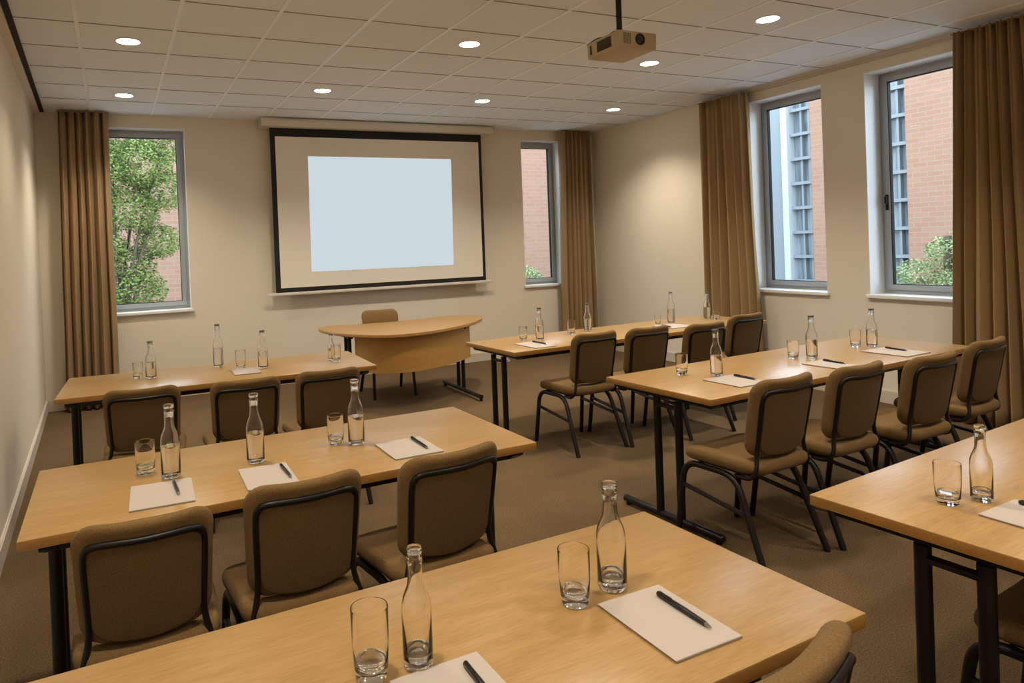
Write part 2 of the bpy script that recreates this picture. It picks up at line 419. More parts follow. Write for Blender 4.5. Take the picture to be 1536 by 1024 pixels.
for v in bm.verts: v.co = Vector((v.co.x, -v.co.z, v.co.y))
pi_ = obj('painted_projection', bm, M['image'], scr, smooth=False); pi_['label'] = 'blank pale blue glowing rectangle standing in for projected light'  # self-glowing sheet in place of a beam from the projector
bm = BM(); box(bm, -1.45, 1.42, -0.014, 0.012, 1.040-2, 1.075-2, 0, 0.006)
for s in (-1, 1): box(bm, s*1.44-0.02, s*1.44+0.02, -0.010, 0.008, 1.045-2, 1.068-2, 0, 0.003)
obj('bottom_bar', bm, M['case'], scr)
bm = BM()
bm.free()
for s in (-1.2, 1.2):
    bm = BM(); box(bm, s-0.03, s+0.03, 0.02, 0.115, 3.0-2, 3.05-2); obj('wall_bracket', bm, M['case'], scr, smooth=False)
tag(scr, 'large pull-down projection screen with black border on the back wall', 'projection screen')

# ------------------------------------------------------------------ projector
PX0, PY0, PZ0 = 2.53, 3.14, 2.634
pr = empty('projector', (PX0, PY0, PZ0))
W_, L_, Hh = 0.276, 0.302, 0.097
bm = BM()
box(bm, 0, W_, 0, L_, 0, Hh, 0, 0.008, 3)
for v in bm.verts:
    if v.co.z < 0.03: v.co.x = W_/2+(v.co.x-W_/2)*0.97
obj('body', bm, M['proj'], pr)
bm = BM()
for k in range(10):
    z = 0.02+k*0.0062; box(bm, -0.0025, 0.004, 0.07, 0.20, z, z+0.003)
for k in range(9):
    z = 0.022+k*0.006; box(bm, -0.0025, 0.004, 0.255, 0.27, z, z+0.003)
obj('side_vent', bm, M['vent'], pr, smooth=False)
bm = BM()
for i in range(5):
    for j in range(9): box(bm, 0.035+i*0.011, 0.041+i*0.011, -0.0015, 0.004, 0.022+j*0.0068, 0.0255+j*0.0068)
obj('front_vent', bm, M['vent'], pr, smooth=False)
bm = BM(); cx, cz = 0.152, 0.052
lathe(bm, [(0.034, 0.0), (0.034, 0.005), (0.028, 0.006), (0.026, 0.001), (0, 0.001)], 28)
for v in bm.verts: v.co = Vector((cx+v.co.x, -v.co.z+0.001, cz+v.co.y))
obj('lens_ring', bm, M['vent'], pr)
bm = BM(); lathe(bm, [(0.025, 0.0015), (0.02, 0.004), (0.01, 0.006), (0, 0.0065)], 24)
for v in bm.verts: v.co = Vector((cx+v.co.x, -v.co.z+0.001, cz+v.co.y))
obj('lens', bm, M['lens'], pr)
bm = BM(); tube(bm, [Vector((0.088, 0.1, Hh-0.002)), Vector((0.088, 0.1, H-PZ0-0.02))], 0.0165, 16)
tube(bm, [Vector((0.088, 0.1, H-PZ0-0.022)), Vector((0.088, 0.1, H-PZ0-0.0065))], 0.05, 20)
tube(bm, [Vector((0.088, 0.1, H-PZ0-0.13)), Vector((0.088, 0.1, H-PZ0-0.10))], 0.020, 16)
box(bm, 0.03, 0.15, 0.04, 0.16, Hh-0.003, Hh+0.006, 0, 0.002)
obj('ceiling_mount', bm, M['black'], pr)
bm = BM()
tube(bm, smooth_path([(0.088, 0.085, 0.25), (0.062, 0.09, 0.21), (0.070, 0.085, 0.175), (0.085, 0.083, 0.16)], 6), 0.0035, 6)
tube(bm, smooth_path([(0.08, 0.085, 0.115), (0.055, 0.11, 0.12), (0.035, 0.16, 0.105), (0.01, 0.22, 0.104), (0.002, 0.30, 0.09)], 6), 0.0035, 6)
tube(bm, smooth_path([(0.10, 0.085, 0.105), (0.14, 0.07, 0.107), (0.17, 0.05, 0.108), (0.21, 0.03, 0.100), (0.24, 0.02, 0.0965)], 6), 0.0035, 6)
obj('cable', bm, M['black'], pr)
tag(pr, 'beige projector hanging from the ceiling on a black pole', 'projector')

# ------------------------------------------------------------------ downlights
lights = [((0.0, 5.37), 'round glowing downlight nearest the camera above the left wall side', 1), ((-0.055, 7.16), 'round glowing downlight in the ceiling above the left curtain', 1),
          ((1.68, 6.50), 'round glowing downlight in front of the left half of the screen', 1), ((2.38, 4.72), 'round glowing downlight left of the projector, at mid room', 1),
          ((3.43, 6.55), 'round glowing downlight before the right end of the screen', 1), ((5.20, 6.60), 'round glowing downlight near the far right corner of the ceiling', 1),
          ((4.17, 4.77), 'round glowing downlight just below the projector in the picture', 1), ((4.19, 3.54), 'round glowing downlight right of the projector, largest on the right side', 1),
          ((0.0, 3.3), 'round ceiling downlight above the middle left table', 0), ((2.2, 2.4), 'round ceiling downlight above the centre aisle', 0),
          ((0.1, 1.2), 'round ceiling downlight above the left end of the foreground table', 0), ((2.3, 0.5), 'round ceiling downlight above the foreground aisle', 0),
          ((4.3, 1.6), 'round ceiling downlight above the table at the right edge', 0), ((4.4, -0.4), 'round ceiling downlight at the rear right of the room', 0), ((0.2, -0.8), 'round ceiling downlight at the rear left of the room', 0)]
bm = BM(); lathe(bm, [(0.076, -0.004), (0.086, -0.006), (0.092, -0.002), (0.092, 0.001)], 32)
dl = empty('downlight', (0, 0, H))
obj('trim_ring', bm, M['ring'], dl)
bm = BM(); lathe(bm, [(0, -0.0045), (0.05, -0.0048), (0.077, -0.0035)], 32)
obj('diffuser', bm, M['lamp'], dl)
LAMP_W = 71.0
for i, ((x, y), lab, seen) in enumerate(lights):
    o = dl if i == 0 else copy_tree(dl)
    o.location = (x, y, H); tag(o, lab, 'ceiling light', 'round downlights in the ceiling')
    ld = bpy.data.lights.new('downlight_beam', 'SPOT'); ld.energy = LAMP_W; ld.color = (1.0, 0.885, 0.72); ld.spot_size = math.radians(128); ld.spot_blend = 0.9
    ld.shadow_soft_size = 0.09
    lo = bpy.data.objects.new('downlight_beam', ld); C.objects.link(lo); lo.parent = o; lo.location = (0, 0, -0.03)

# ------------------------------------------------------------------ tables
def make_table(x0, y0, rz, length, depth, label, group='folding tables set in rows', legs_in=0.075):
    t = empty('folding_table', (x0, y0, 0), rz)          # origin at the near left corner of the top
    th = 0.032
    bm = BM(); box(bm, 0, length, 0, depth, TH-th, TH, 0, 0.003, 2)
    for f in bm.faces:
        n = f.normal
        f.material_index = 0 if f.calc_center_median().z > TH-0.004 or f.calc_center_median().z < TH-th+0.004 else 1
    obj('tabletop', bm, [M['top'], M['edge']], t)
    bm = BM(); zf = TH-th
    box(bm, 0.06, length-0.06, 0.055, 0.080, zf-0.035, zf-0.0005, 0, 0.002); box(bm, 0.06, length-0.06, depth-0.08, depth-0.055, zf-0.035, zf-0.0005, 0, 0.002)
    obj('rail', bm, M['black'], t)
    for e, xx in ((0, legs_in), (1, length-legs_in)):
        # cross bearer with chamfered ends
        bm = BM(); w = 0.024
        prof = [(0.022, zf-0.0006), (0.022, zf-0.014), (0.05, zf-0.030), (depth-0.05, zf-0.030), (depth-0.022, zf-0.014), (depth-0.022, zf-0.0006)]
        A = [bm.verts.new((xx-w, y, z)) for y, z in prof]; B = [bm.verts.new((xx+w, y, z)) for y, z in prof]
        bm.faces.new(A); bm.faces.new(B)
        for i in range(6): j = (i+1) % 6; bm.faces.new((A[i], A[j], B[j], B[i]))
        obj('bearer', bm, M['black'], t, smooth=False)
        cy = depth/2-0.02
        for s in (-1, 1):
            bm = BM(); path = [Vector((xx, cy+s*0.075, 0.03)), Vector((xx, cy+s*0.075, zf-0.04))]
            tube(bm, path, 0.0215, 12)
            obj('leg', bm, M['black'], t)
        bm = BM(); box(bm, xx-0.018, xx+0.018, cy-0.075, cy+0.075, zf-0.085, zf-0.070, 0, 0.003)
        obj('leg_brace', bm, M['black'], t)
        bm = BM(); tube(bm, [Vector((xx, 0.015, 0.032)), Vector((xx, 0.02, 0.032)), Vector((xx, depth-0.05, 0.032)), Vector((xx, depth-0.045, 0.032))], [0.016, 0.020, 0.020, 0.016], 12)
        for yy in (0.045, depth-0.075): tube(bm, [Vector((xx, yy, 0.0)), Vector((xx, yy, 0.02))], 0.016, 10)
        obj('foot_bar', bm, M['black'], t)
    tag(t, label, 'table', group)
    return t
TB = {}
TB['L1'] = (-0.475, 4.560, math.radians(-1.2), 1.945, 0.78)
TB['L2'] = (-0.350, 2.310, math.radians(2.0), 1.780, 0.745)
TB['L3'] = (-0.330, 0.870, math.radians(2.8), 1.690, 0.655)
TB['R1'] = (2.490, 4.395, math.radians(3.7), 2.790, 0.730)
TB['R2'] = (2.520, 2.530, math.radians(4.2), 2.525, 0.755)
TB['R3'] = (1.905, 0.800, math.radians(5.6), 2.500, 0.665)
LABT = {'L1': 'oak-topped folding table below the left window, furthest on the left side', 'L2': 'oak-topped folding table in the middle of the left side, three place settings',
        'L3': 'oak-topped folding table in the foreground, nearest the camera', 'R1': 'long oak-topped folding table furthest back on the right side',
        'R2': 'long oak-topped folding table in the middle of the right side', 'R3': 'oak-topped folding table cut off by the right edge of the picture'}
for k, a in TB.items(): make_table(*a, LABT[k])

# ------------------------------------------------------------------ curved lecturer's desk
dk = empty('lectern_desk', (2.5, 6.6, 0)); dk.name = 'curved_desk'
def off(pts): return [Vector((x-2.5, y-6.6, 0)) for x, y in pts]
front = [(1.70, 7.12), (1.66, 6.95), (1.70, 6.62), (1.83, 6.30), (2.02, 6.06), (2.25, 5.98), (2.52, 6.02), (2.80, 6.15), (3.08, 6.34), (3.32, 6.58), (3.46, 6.82), (3.47, 7.00), (3.38, 7.12)]
back = [(3.22, 7.17), (2.95, 7.14), (2.65, 7.08), (2.30, 7.10), (2.00, 7.17), (1.82, 7.20)]
loop = off(front+back)
cl = smooth_path(loop+[loop[0]], 5)[:-1]
bm = BM(); n = len(cl)
ring = lambda z, s: [bm.verts.new((p.x*s, p.y*s, z)) for p in cl]
R_ = [ring(TH-0.03, 0.995), ring(TH-0.027, 1.0), ring(TH-0.003, 1.0), ring(TH, 0.997)]
for q, (A, B) in enumerate(zip(R_, R_[1:])):
    for i in range(n): f = bm.faces.new((A[i], A[(i+1) % n], B[(i+1) % n], B[i])); f.material_index = 1
bm.faces.new(R_[0]); bm.faces.new(R_[-1])
obj('desktop', bm, [M['top'], M['edge']], dk)
pf = smooth_path(off([(1.865, 6.39), (1.94, 6.27), (2.06, 6.15), (2.27, 6.06), (2.52, 6.10), (2.80, 6.23), (3.00, 6.37), (3.16, 6.52)]), 6)
bm = BM(); z0, z1 = 0.365, TH-0.031; P0 = []
for i, p in enumerate(pf):
    d = (pf[min(i+1, len(pf)-1)]-pf[max(i-1, 0)]).normalized(); nn = Vector((-d.y, d.x, 0))
    q = p+nn*0.018; P0.append([bm.verts.new((p.x, p.y, z0)), bm.verts.new((p.x, p.y, z1)), bm.verts.new((q.x, q.y, z1)), bm.verts.new((q.x, q.y, z0))])
for A, B in zip(P0, P0[1:]):
    for i in range(4): bm.faces.new((A[i], A[(i+1) % 4], B[(i+1) % 4], B[i]))
bm.faces.new(P0[0]); bm.faces.new(P0[-1])
obj('modesty_panel', bm, M['panelwood'], dk)
for xx, sgn in ((1.85, -1), (3.04, 1)):
    x = xx-2.5
    ys = (6.52, 6.64) if sgn < 0 else (6.46, 6.58)
    for yy in ys:
        bm = BM(); tube(bm, [Vector((x, yy-6.6, 0.04)), Vector((x, yy-6.6, TH-0.03))], 0.02, 12); obj('leg', bm, M['black'], dk)
    bm = BM(); ya, yb = (6.03, 6.97) if sgn > 0 else (6.35, 7.05)
    tube(bm, [Vector((x-0.015*sgn, ya-6.6, 0.045)), Vector((x, yb-6.6, 0.045))], 0.022, 12)
    for yy in (ya+0.04, yb-0.04): tube(bm, [Vector((x, yy-6.6, 0.0)), Vector((x, yy-6.6, 0.03))], 0.018, 10)
    obj('foot_bar', bm, M['black'], dk)
    bm = BM(); box(bm, x-0.025, x+0.025, ys[0]-6.6-0.05, ys[1]-6.6+0.25, TH-0.065, TH-0.0305, 0, 0.003); obj('bearer', bm, M['black'], dk)
tag(dk, "speaker's desk with curved oak top and front panel below the screen", 'desk')

# ------------------------------------------------------------------ chairs
def make_chair():
    c = empty('conference_chair', (0, 0, 0))
    # seat cushion (x width, y depth)
    bm = BM()
    def dseat(x, y, z):                     # pad plane x/z -> seat x/y, thickness -> z
        X = x*(1.0+0.05*(z/0.225)); Y = z; Z = y
        Z += -0.018*max(0, (Y-0.10)/0.125)**2 + 0.006*(abs(X)/0.23)**2
        return (X, Y, 0.452+Z)
    pad(bm, 0.450, 0.445, 0.085, 0.062, 0.022, 0.010, 0.004, dseat)
    obj('seat', bm, M['fabric'], c)
    bm = BM(); pad(bm, 0.40, 0.39, 0.07, 0.012, 0.004, 0, 0, lambda x, y, z: (x, z, 0.421+y)); obj('seat_pan', bm, M['black'], c)
    # back cushion: lies in x/z, curved in plan, leaning back
    def lean(z): return -0.180-0.085*((z-0.42)/0.46)-0.02*max(0, (z-0.75)/0.13)**2
    def dback(off):
        def f(x, y, z):
            Z = z+0.688
            taper = 1.0+0.04*((Z-0.688)/0.18)
            X = x*taper
            Y = lean(Z)+y+off+0.75*X*X
            Z += 0.25*X*X*max(0, (Z-0.62)/0.26)-0.004
            return (X, Y, Z)
        return f
    bm = BM(); pad(bm, 0.400, 0.372, 0.070, 0.058, 0.026, 0.006, 0.0, dback(0.022)); obj('backrest', bm, M['fabric'], c)
    # rear panel inside the tube, with a bowed lower edge
    ol = []
    for x, z in rrect(0.325, 0.290, 0.040):
        if z < -0.05: z = z-0.030*(1-(x/0.165)**2)+0.012
        ol.append((x, z-0.022))
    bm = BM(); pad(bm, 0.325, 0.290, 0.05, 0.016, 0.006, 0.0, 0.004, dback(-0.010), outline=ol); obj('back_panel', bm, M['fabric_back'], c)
    # back tube: one loop up both sides and over the top
    g = dback(-0.012)
    side = [(0.196, -0.145), (0.196, -0.05), (0.197, 0.05)]
    pts = []
    top = [(-0.173, -0.15), (-0.171, -0.02), (-0.170, 0.080), (-0.160, 0.116), (-0.128, 0.130), (0, 0.132), (0.128, 0.130), (0.160, 0.116), (0.170, 0.080), (0.171, -0.02), (0.173, -0.15)]
    mid = [Vector(g(x, 0, z)) for x, z in top]
    lo = [Vector((-0.203, -0.110, 0.405)), Vector((-0.200, -0.165, 0.408)), Vector((-0.190, -0.198, 0.44))]
    path = lo+mid+[Vector((-v.x, v.y, v.z)) for v in reversed(lo)]
    bm = BM(); tube(bm, smooth_path(path, 5), 0.0105, 10); obj('back_frame', bm, M['black'], c)
    for s in (-1, 1):
        # one bent tube per side: front leg, seat rail, rear leg
        P = round_path([(s*0.222, 0.255, 0.0), (s*0.208, 0.205, 0.400), (s*0.205, -0.100, 0.402), (s*0.228, -0.262, 0.0)], 0.085, 7)
        k = len(P)
        i1 = 1+8//2+2; bmf = BM(); tube(bmf, P[:8], 0.0155, 10); obj('leg', bmf, M['black'], c)
        bmr = BM(); tube(bmr, P[8:], 0.0155, 10); obj('leg', bmr, M['black'], c)
        bms = BM(); tube(bms, [P[7], P[8]], 0.0154, 10); obj('seat_rail', bms, M['black'], c)
        def along(a, b, t): return Vector(a)*(1-t)+Vector(b)*t
        bmx = BM(); tube(bmx, [along((s*0.222, 0.255, 0.0), (s*0.208, 0.205, 0.400), 0.70), along((s*0.228, -0.262, 0.0), (s*0.205, -0.100, 0.402), 0.58)], 0.0115, 8)
        obj('stretcher', bmx, M['black'], c)
    bm = BM()
    for y in (0.12, -0.10): tube(bm, [Vector((-0.205, y, 0.408)), Vector((0.205, y, 0.408))], 0.009, 8)
    obj('cross_bar', bm, M['black'], c)
    return c
chair0 = make_chair()
# (top centre x, y of the backrest, rotation in degrees, label); the chair origin lies 0.27 m in front of the top edge
chairs = [
 (-0.010, 4.10, -2, 0.97, 'padded brown chair at the table below the left window, nearest the left wall'),
 (0.535, 4.01, 0, 0.96, 'padded brown chair in the middle of the three at the far left table'),
 (1.008, 3.98, 0, 0.96, 'padded brown chair at the aisle end of the far left table, near the desk'),
 (-0.012, 2.06, 1, 0.90, 'padded brown chair on the left at the middle left table'),
 (0.447, 2.08, 3, 0.91, 'padded brown chair between two others at the middle left table'),
 (0.955, 2.09, 8, 0.96, 'padded brown chair at the aisle end of the middle left table, partly turned'),
 (3.025, 4.085, 4, 1.0, 'padded brown chair at the aisle end of the far right table'),
 (3.510, 4.08, 2, 1.0, 'second padded brown chair from the aisle at the far right table'),
 (3.985, 3.98, 2, 1.0, 'third padded brown chair from the aisle at the far right table'),
 (4.685, 4.22, 4, 1.0, 'padded brown chair at the window end of the far right table, by a curtain'),
 (2.745, 2.245, 4, 1.0, 'large padded brown chair at the aisle end of the middle right table'),
 (3.275, 2.25, 4, 1.0, 'second padded brown chair from the aisle at the middle right table'),
 (3.810, 2.21, 2, 1.0, 'third padded brown chair from the aisle at the middle right table'),
 (4.550, 2.34, 6, 1.0, 'padded brown chair at the window end of the middle right table'),
 (0.968, 0.765, 12, 0.97, 'padded brown chair back peeking over the foreground table corner'),
]
for i, (x, y, a, sc, lab) in enumerate(chairs):
    o = chair0 if i == 0 else copy_tree(chair0)
    r = math.radians(a); o.rotation_euler = (0, 0, r); o.scale = (sc, sc, {4.10: 0.95, 4.01: 0.95, 3.98: 0.96 if a == 0 else 1.0, 2.06: 0.945, 2.08: 0.97, 2.09: 0.975}.get(y, sc))
    o.location = (x-math.sin(r)*0.27*sc, y+math.cos(r)*0.27*sc, 0)
    tag(o, lab, 'chair', 'conference chairs at the tables')
o = copy_tree(chair0); o.rotation_euler = (0, 0, math.radians(6)); o.scale = (1, 1, 1); o.location = (2.300, 0.960, 0)
tag(o, 'padded brown chair pushed under the table at the right edge', 'chair', 'conference chairs at the tables')
o = copy_tree(chair0); o.rotation_euler = (0, 0, math.radians(178)); o.scale = (1, 1, 1); o.location = (2.37, 6.93, 0)
tag(o, 'padded brown chair behind the curved desk, facing the room', 'chair')

# ------------------------------------------------------------------ bottles, glasses, pads, pens
def make_bottle():
    b = empty('water_bottle', (0, 0, 0))
    prof = [(0, 0.004), (0.020, 0.003), (0.026, 0.0), (0.0315, 0.003), (0.0335, 0.010), (0.0337, 0.060), (0.0337, 0.128), (0.0325, 0.142), (0.0290, 0.156), (0.0235, 0.169), (0.0190, 0.181), (0.0170, 0.195), (0.0162, 0.212), (0.0160, 0.232), (0.0176, 0.234), (0.0176, 0.243), (0.0162, 0.245), (0.0162, 0.252)]
    inner = [(0.0138, 0.252), (0.0138, 0.212), (0.0145, 0.195), (0.0165, 0.181), (0.0210, 0.169), (0.0265, 0.156), (0.0300, 0.142), (0.0312, 0.128), (0.0312, 0.016), (0.027, 0.011), (0, 0.010)]
    bm = BM(); lathe(bm, prof+inner, 32); obj('glass_body', bm, M['glass'], b, angle=60)
    lv = 0.115
    bm = BM(); lathe(bm, [(0, 0.0104), (0.0268, 0.0114), (0.03075, 0.0163), (0.03075, lv), (0, lv)], 32); obj('water', bm, M['water'], b, angle=60)
    bm = BM(); lathe(bm, [(0, 0.2525), (0.0168, 0.2525), (0.0178, 0.254), (0.0178, 0.262), (0.0160, 0.2655), (0, 0.2655)], 24); obj('cap', bm, M['cap'], b)
    return b
def make_tumbler():
    g = empty('drinking_glass', (0, 0, 0))
    prof = [(0, 0.002), (0.020, 0.001), (0.026, 0.0), (0.0295, 0.004), (0.0315, 0.018), (0.0345, 0.060), (0.0355, 0.118), (0.0350, 0.120), (0.0340, 0.1195), (0.0328, 0.060), (0.0298, 0.024), (0.026, 0.0165), (0.012, 0.0145), (0, 0.0145)]
    bm = BM(); lathe(bm, prof, 32); obj('glass_body', bm, M['thin_glass'], g, angle=60)
    bm = BM(); lathe(bm, [(0, 0.0148), (0.0255, 0.0168), (0.0293, 0.0243), (0.0296, 0.034), (0, 0.034)], 32); obj('water', bm, M['water'], g, angle=60)
    return g
bot0 = make_bottle(); gl0 = make_tumbler()
bottles = [
 (0.050, 4.975, 0.93, 'glass water bottle at the left end of the far left table'),
 (0.496, 5.163, 1.16, 'tallest glass water bottle, at the back edge of the far left table'),
 (0.766, 4.90, 1.0, 'glass water bottle right of a notepad on the far left table'),
 (1.270, 4.97, 0.72, 'short glass water bottle at the aisle end of the far left table'),
 (0.080, 2.698, 1.0, 'glass water bottle beside the leftmost tumbler on the middle left table'),
 (0.382, 2.711, 1.0, 'glass water bottle standing alone mid-way on the middle left table'),
 (0.793, 2.746, 1.0, 'glass water bottle at the right place of the middle left table'),
 (0.459, 1.228, 0.86, 'large glass water bottle at the left of the foreground table'),
 (0.965, 1.289, 0.92, 'large glass water bottle behind the notepad on the foreground table'),
 (2.996, 4.858, 1.0, 'glass water bottle nearest the aisle on the far right table'),
 (3.614, 5.05, 0.92, 'second glass water bottle from the aisle on the far right table'),
 (4.529, 5.007, 1.10, 'third glass water bottle on the far right table, before the bare wall'),
 (5.02, 5.05, 0.95, 'glass water bottle before the curtain on the far right table'),
 (2.991, 2.953, 1.0, 'glass water bottle nearest the aisle on the middle right table'),
 (3.890, 3.038, 1.02, 'glass water bottle in the middle of the middle right table'),
 (4.569, 3.102, 0.98, 'glass water bottle at the window end of the middle right table'),
 (2.211, 1.186, 0.83, 'glass water bottle on the table at the right edge'),
]
for i, (x, y, s, lab) in enumerate(bottles):
    o = bot0 if i == 0 else copy_tree(bot0)
    o.location = (x, y, TH); o.scale = (s if s < 0.9 else 1.0, s if s < 0.9 else 1.0, s); tag(o, lab, 'bottle', 'glass water bottles on the tables')
    if i in (4, 5, 6, 7, 8, 16):
        for ch in [k for k in bpy.data.objects if k.parent == o and k.name.startswith('cap')]:
            ch.data = bpy.data.meshes.get('clear_stopper') or ch.data.copy(); ch.data.name = 'clear_stopper'
            ch.data.materials[0] = M['glass']; ch['label'] = 'clear stopper'
        if i in (7, 8, 16):
            for ch in [k for k in bpy.data.objects if k.parent == o and k.name.startswith('water')]:
                if 'low_water' not in bpy.data.meshes:
                    bm = BM(); lathe(bm, [(0, 0.0104), (0.0268, 0.0114), (0.03095, 0.0163), (0.03095, 0.034), (0, 0.034)], 32)
                    q = obj('water', bm, M['water'], angle=60); q.data.name = 'low_water'; bpy.data.objects.remove(q)
                ch.data = bpy.data.meshes['low_water']
glasses = [
 (-0.030, 5.027, 0.9, 'tumbler left of the bottle at the left end of the far left table'),
 (0.628, 4.99, 1.08, 'empty tumbler between two bottles on the far left table'),
 (1.278, 4.87, 1.0, 'tumbler before the short bottle at the aisle end of the far left table'),
 (-0.004, 2.797, 1.0, 'tumbler beside the leftmost bottle on the middle left table'),
 (0.718, 2.791, 1.0, 'tumbler at the right place of the middle left table'),
 (0.367, 1.233, 1.12, 'largest tumbler, left of the bottle on the foreground table'),
 (0.850, 1.272, 1.02, 'tumbler near the centre of the foreground table'),
 (2.870, 4.914, 0.97, 'tumbler nearest the aisle on the far right table'),
 (3.377, 4.962, 1.0, 'narrow tumbler left of the second bottle on the far right table'),
 (4.373, 5.011, 0.75, 'low tumbler left of the third bottle on the far right table'),
 (5.02, 4.93, 0.85, 'tumbler right of the bottle before the curtain on the far right table'),
 (2.860, 3.089, 1.02, 'tumbler nearest the aisle on the middle right table'),
 (3.783, 3.089, 0.98, 'tumbler at the middle of the middle right table'),
 (4.480, 3.159, 0.98, 'tumbler at the window end of the middle right table'),
 (2.111, 1.221, 0.98, 'tumbler on the table at the right edge'),
]
for i, (x, y, s, lab) in enumerate(glasses):
    o = gl0 if i == 0 else copy_tree(gl0)
    o.location = (x, y, TH); o.scale = (min(1.0, s*1.0), min(1.0, s), s); tag(o, lab, 'drinking glass', 'tumblers on the tables')
def notepad(cx, cy, w, h, a, lab, i):
    bm = BM(); box(bm, -w/2, w/2, -h/2, h/2, 0.0, 0.0045, 0, 0.0008, 1)
    for k in range(3): box(bm, -w/2-0.0008*k, w/2-0.0008*k, -h/2+0.0006*k, h/2+0.0004*k, 0.0045+0.0003*k, 0.0047+0.0003*k)
    for f in bm.faces: f.material_index = 1 if abs(f.calc_center_median().x) > w/2-0.0005 or abs(f.calc_center_median().y) > h/2-0.0005 else 0
    o = obj('notepad', bm, [M['paper'], M['paper_edge']], smooth=False)
    o.location = (cx, cy, TH+0.0002); o.rotation_euler = (0, 0, math.radians(a)); tag(o, lab, 'notepad', 'blank notepads on the tables')
pads = [
 (0.975, 1.122, 0.172, 0.236, 1, 'blank notepad on the foreground table, wholly in view'),
 (0.487, 1.085, 0.182, 0.236, 2, 'blank notepad at the bottom edge on the foreground table'),
 (0.044, 2.512, 0.196, 0.252, -1, 'blank notepad leftmost on the middle left table'),
 (0.394, 2.512, 0.172, 0.248, 0, 'blank notepad in the middle of the middle left table'),
 (0.953, 2.567, 0.200, 0.242, 1, 'blank notepad at the right end of the middle left table'),
 (0.640, 4.83, 0.17, 0.24, 0, 'blank notepad before the empty tumbler on the far left table'),
 (2.800, 4.61, 0.20, 0.30, 3, 'blank notepad at the aisle end of the far right table'),
 (4.360, 4.80, 0.26, 0.26, 5, 'blank notepad before the third bottle on the far right table'),
 (2.950, 2.775, 0.230, 0.255, 3, 'blank notepad at the aisle end of the middle right table'),
 (3.745, 2.810, 0.190, 0.230, 4, 'blank notepad in the middle of the middle right table'),
 (4.445, 2.865, 0.260, 0.290, 4, 'blank notepad at the window end of the middle right table'),
 (2.190, 1.010, 0.200, 0.245, 3, 'blank notepad on the table at the right edge'),
]
for i, a in enumerate(pads): notepad(*a, i)
def pen(a, b, lab):
    A = Vector((a[0], a[1], TH+a[2])); B = Vector((b[0], b[1], TH+b[2])); L_ = (B-A).length
    o = empty('pen', (A.x, A.y, A.z), math.atan2(B.y-A.y, B.x-A.x))
    o.rotation_euler = (0, -math.asin((B.z-A.z)/L_), math.atan2(B.y-A.y, B.x-A.x))
    bm = BM(); tube(bm, [Vector((0.002, 0, 0)), Vector((0.004, 0, 0)), Vector((L_*0.55, 0, 0)), Vector((L_*0.9, 0, 0))], [0.0045, 0.0058, 0.0062, 0.0050], 10)
    box(bm, 0.008, 0.045, -0.0012, 0.0012, 0.0050, 0.0076)
    obj('barrel', bm, M['pen'], o)
    bm = BM(); tube(bm, [Vector((L_*0.9, 0, 0)), Vector((L_*0.97, 0, 0)), Vector((L_, 0, 0))], [0.0048, 0.0022, 0.0008], 8); obj('tip', bm, M['chrome'], o)
    tag(o, lab, 'pen', 'black pens on the notepads')
zp = 0.0116
pens = [((1.023, 1.206), (1.023, 1.046), 'black pen on the fully visible notepad of the foreground table'),
 ((0.533, 1.177), (0.532, 1.035), 'black pen on the notepad cut by the bottom edge'),
 ((0.084, 2.599), (0.094, 2.453), 'black pen on the leftmost notepad of the middle left table'),
 ((0.454, 2.594), (0.461, 2.430), 'black pen on the middle notepad of the middle left table'),
 ((1.006, 2.672), (1.008, 2.490), 'black pen on the right-hand notepad of the middle left table'),
 ((2.855, 4.745), (2.870, 4.540), 'black pen on the notepad at the aisle end of the far right table'),
 ((4.286, 4.86), (4.262, 4.71), 'black pen on the notepad before the third bottle'),
 ((3.035, 2.870), (3.040, 2.715), 'black pen on the aisle-end notepad of the middle right table'),
 ((3.815, 2.905), (3.810, 2.745), 'black pen on the middle notepad of the middle right table'),
 ((4.520, 2.980), (4.500, 2.820), 'black pen on the window-end notepad of the middle right table'),
 ((2.252, 1.115), (2.245, 0.965), 'black pen on the notepad at the right edge of the picture')]
for a, b, lab in pens: pen((*a, zp), (*b, zp), lab)

fs = empty('floor_socket', (4.32, 7.91, 0))
bm = BM(); lathe(bm, [(0, 0.0), (0.085, 0.0), (0.082, 0.012), (0.06, 0.030), (0, 0.034)], 28)
for v in bm.verts: v.co.y *= 0.7
obj('cover', bm, M['frame'], fs)
bm = BM(); box(bm, -0.03, 0.03, -0.052, -0.040, 0.006, 0.024, 0, 0.002); obj('socket_plate', bm, M['gasket'], fs)
tag(fs, 'small grey dome-shaped floor socket by the skirting right of the curved desk', 'floor socket')

# ------------------------------------------------------------------ outside
bm = BM(); box(bm, -30, 40, -20, 45, -0.7, -0.5)
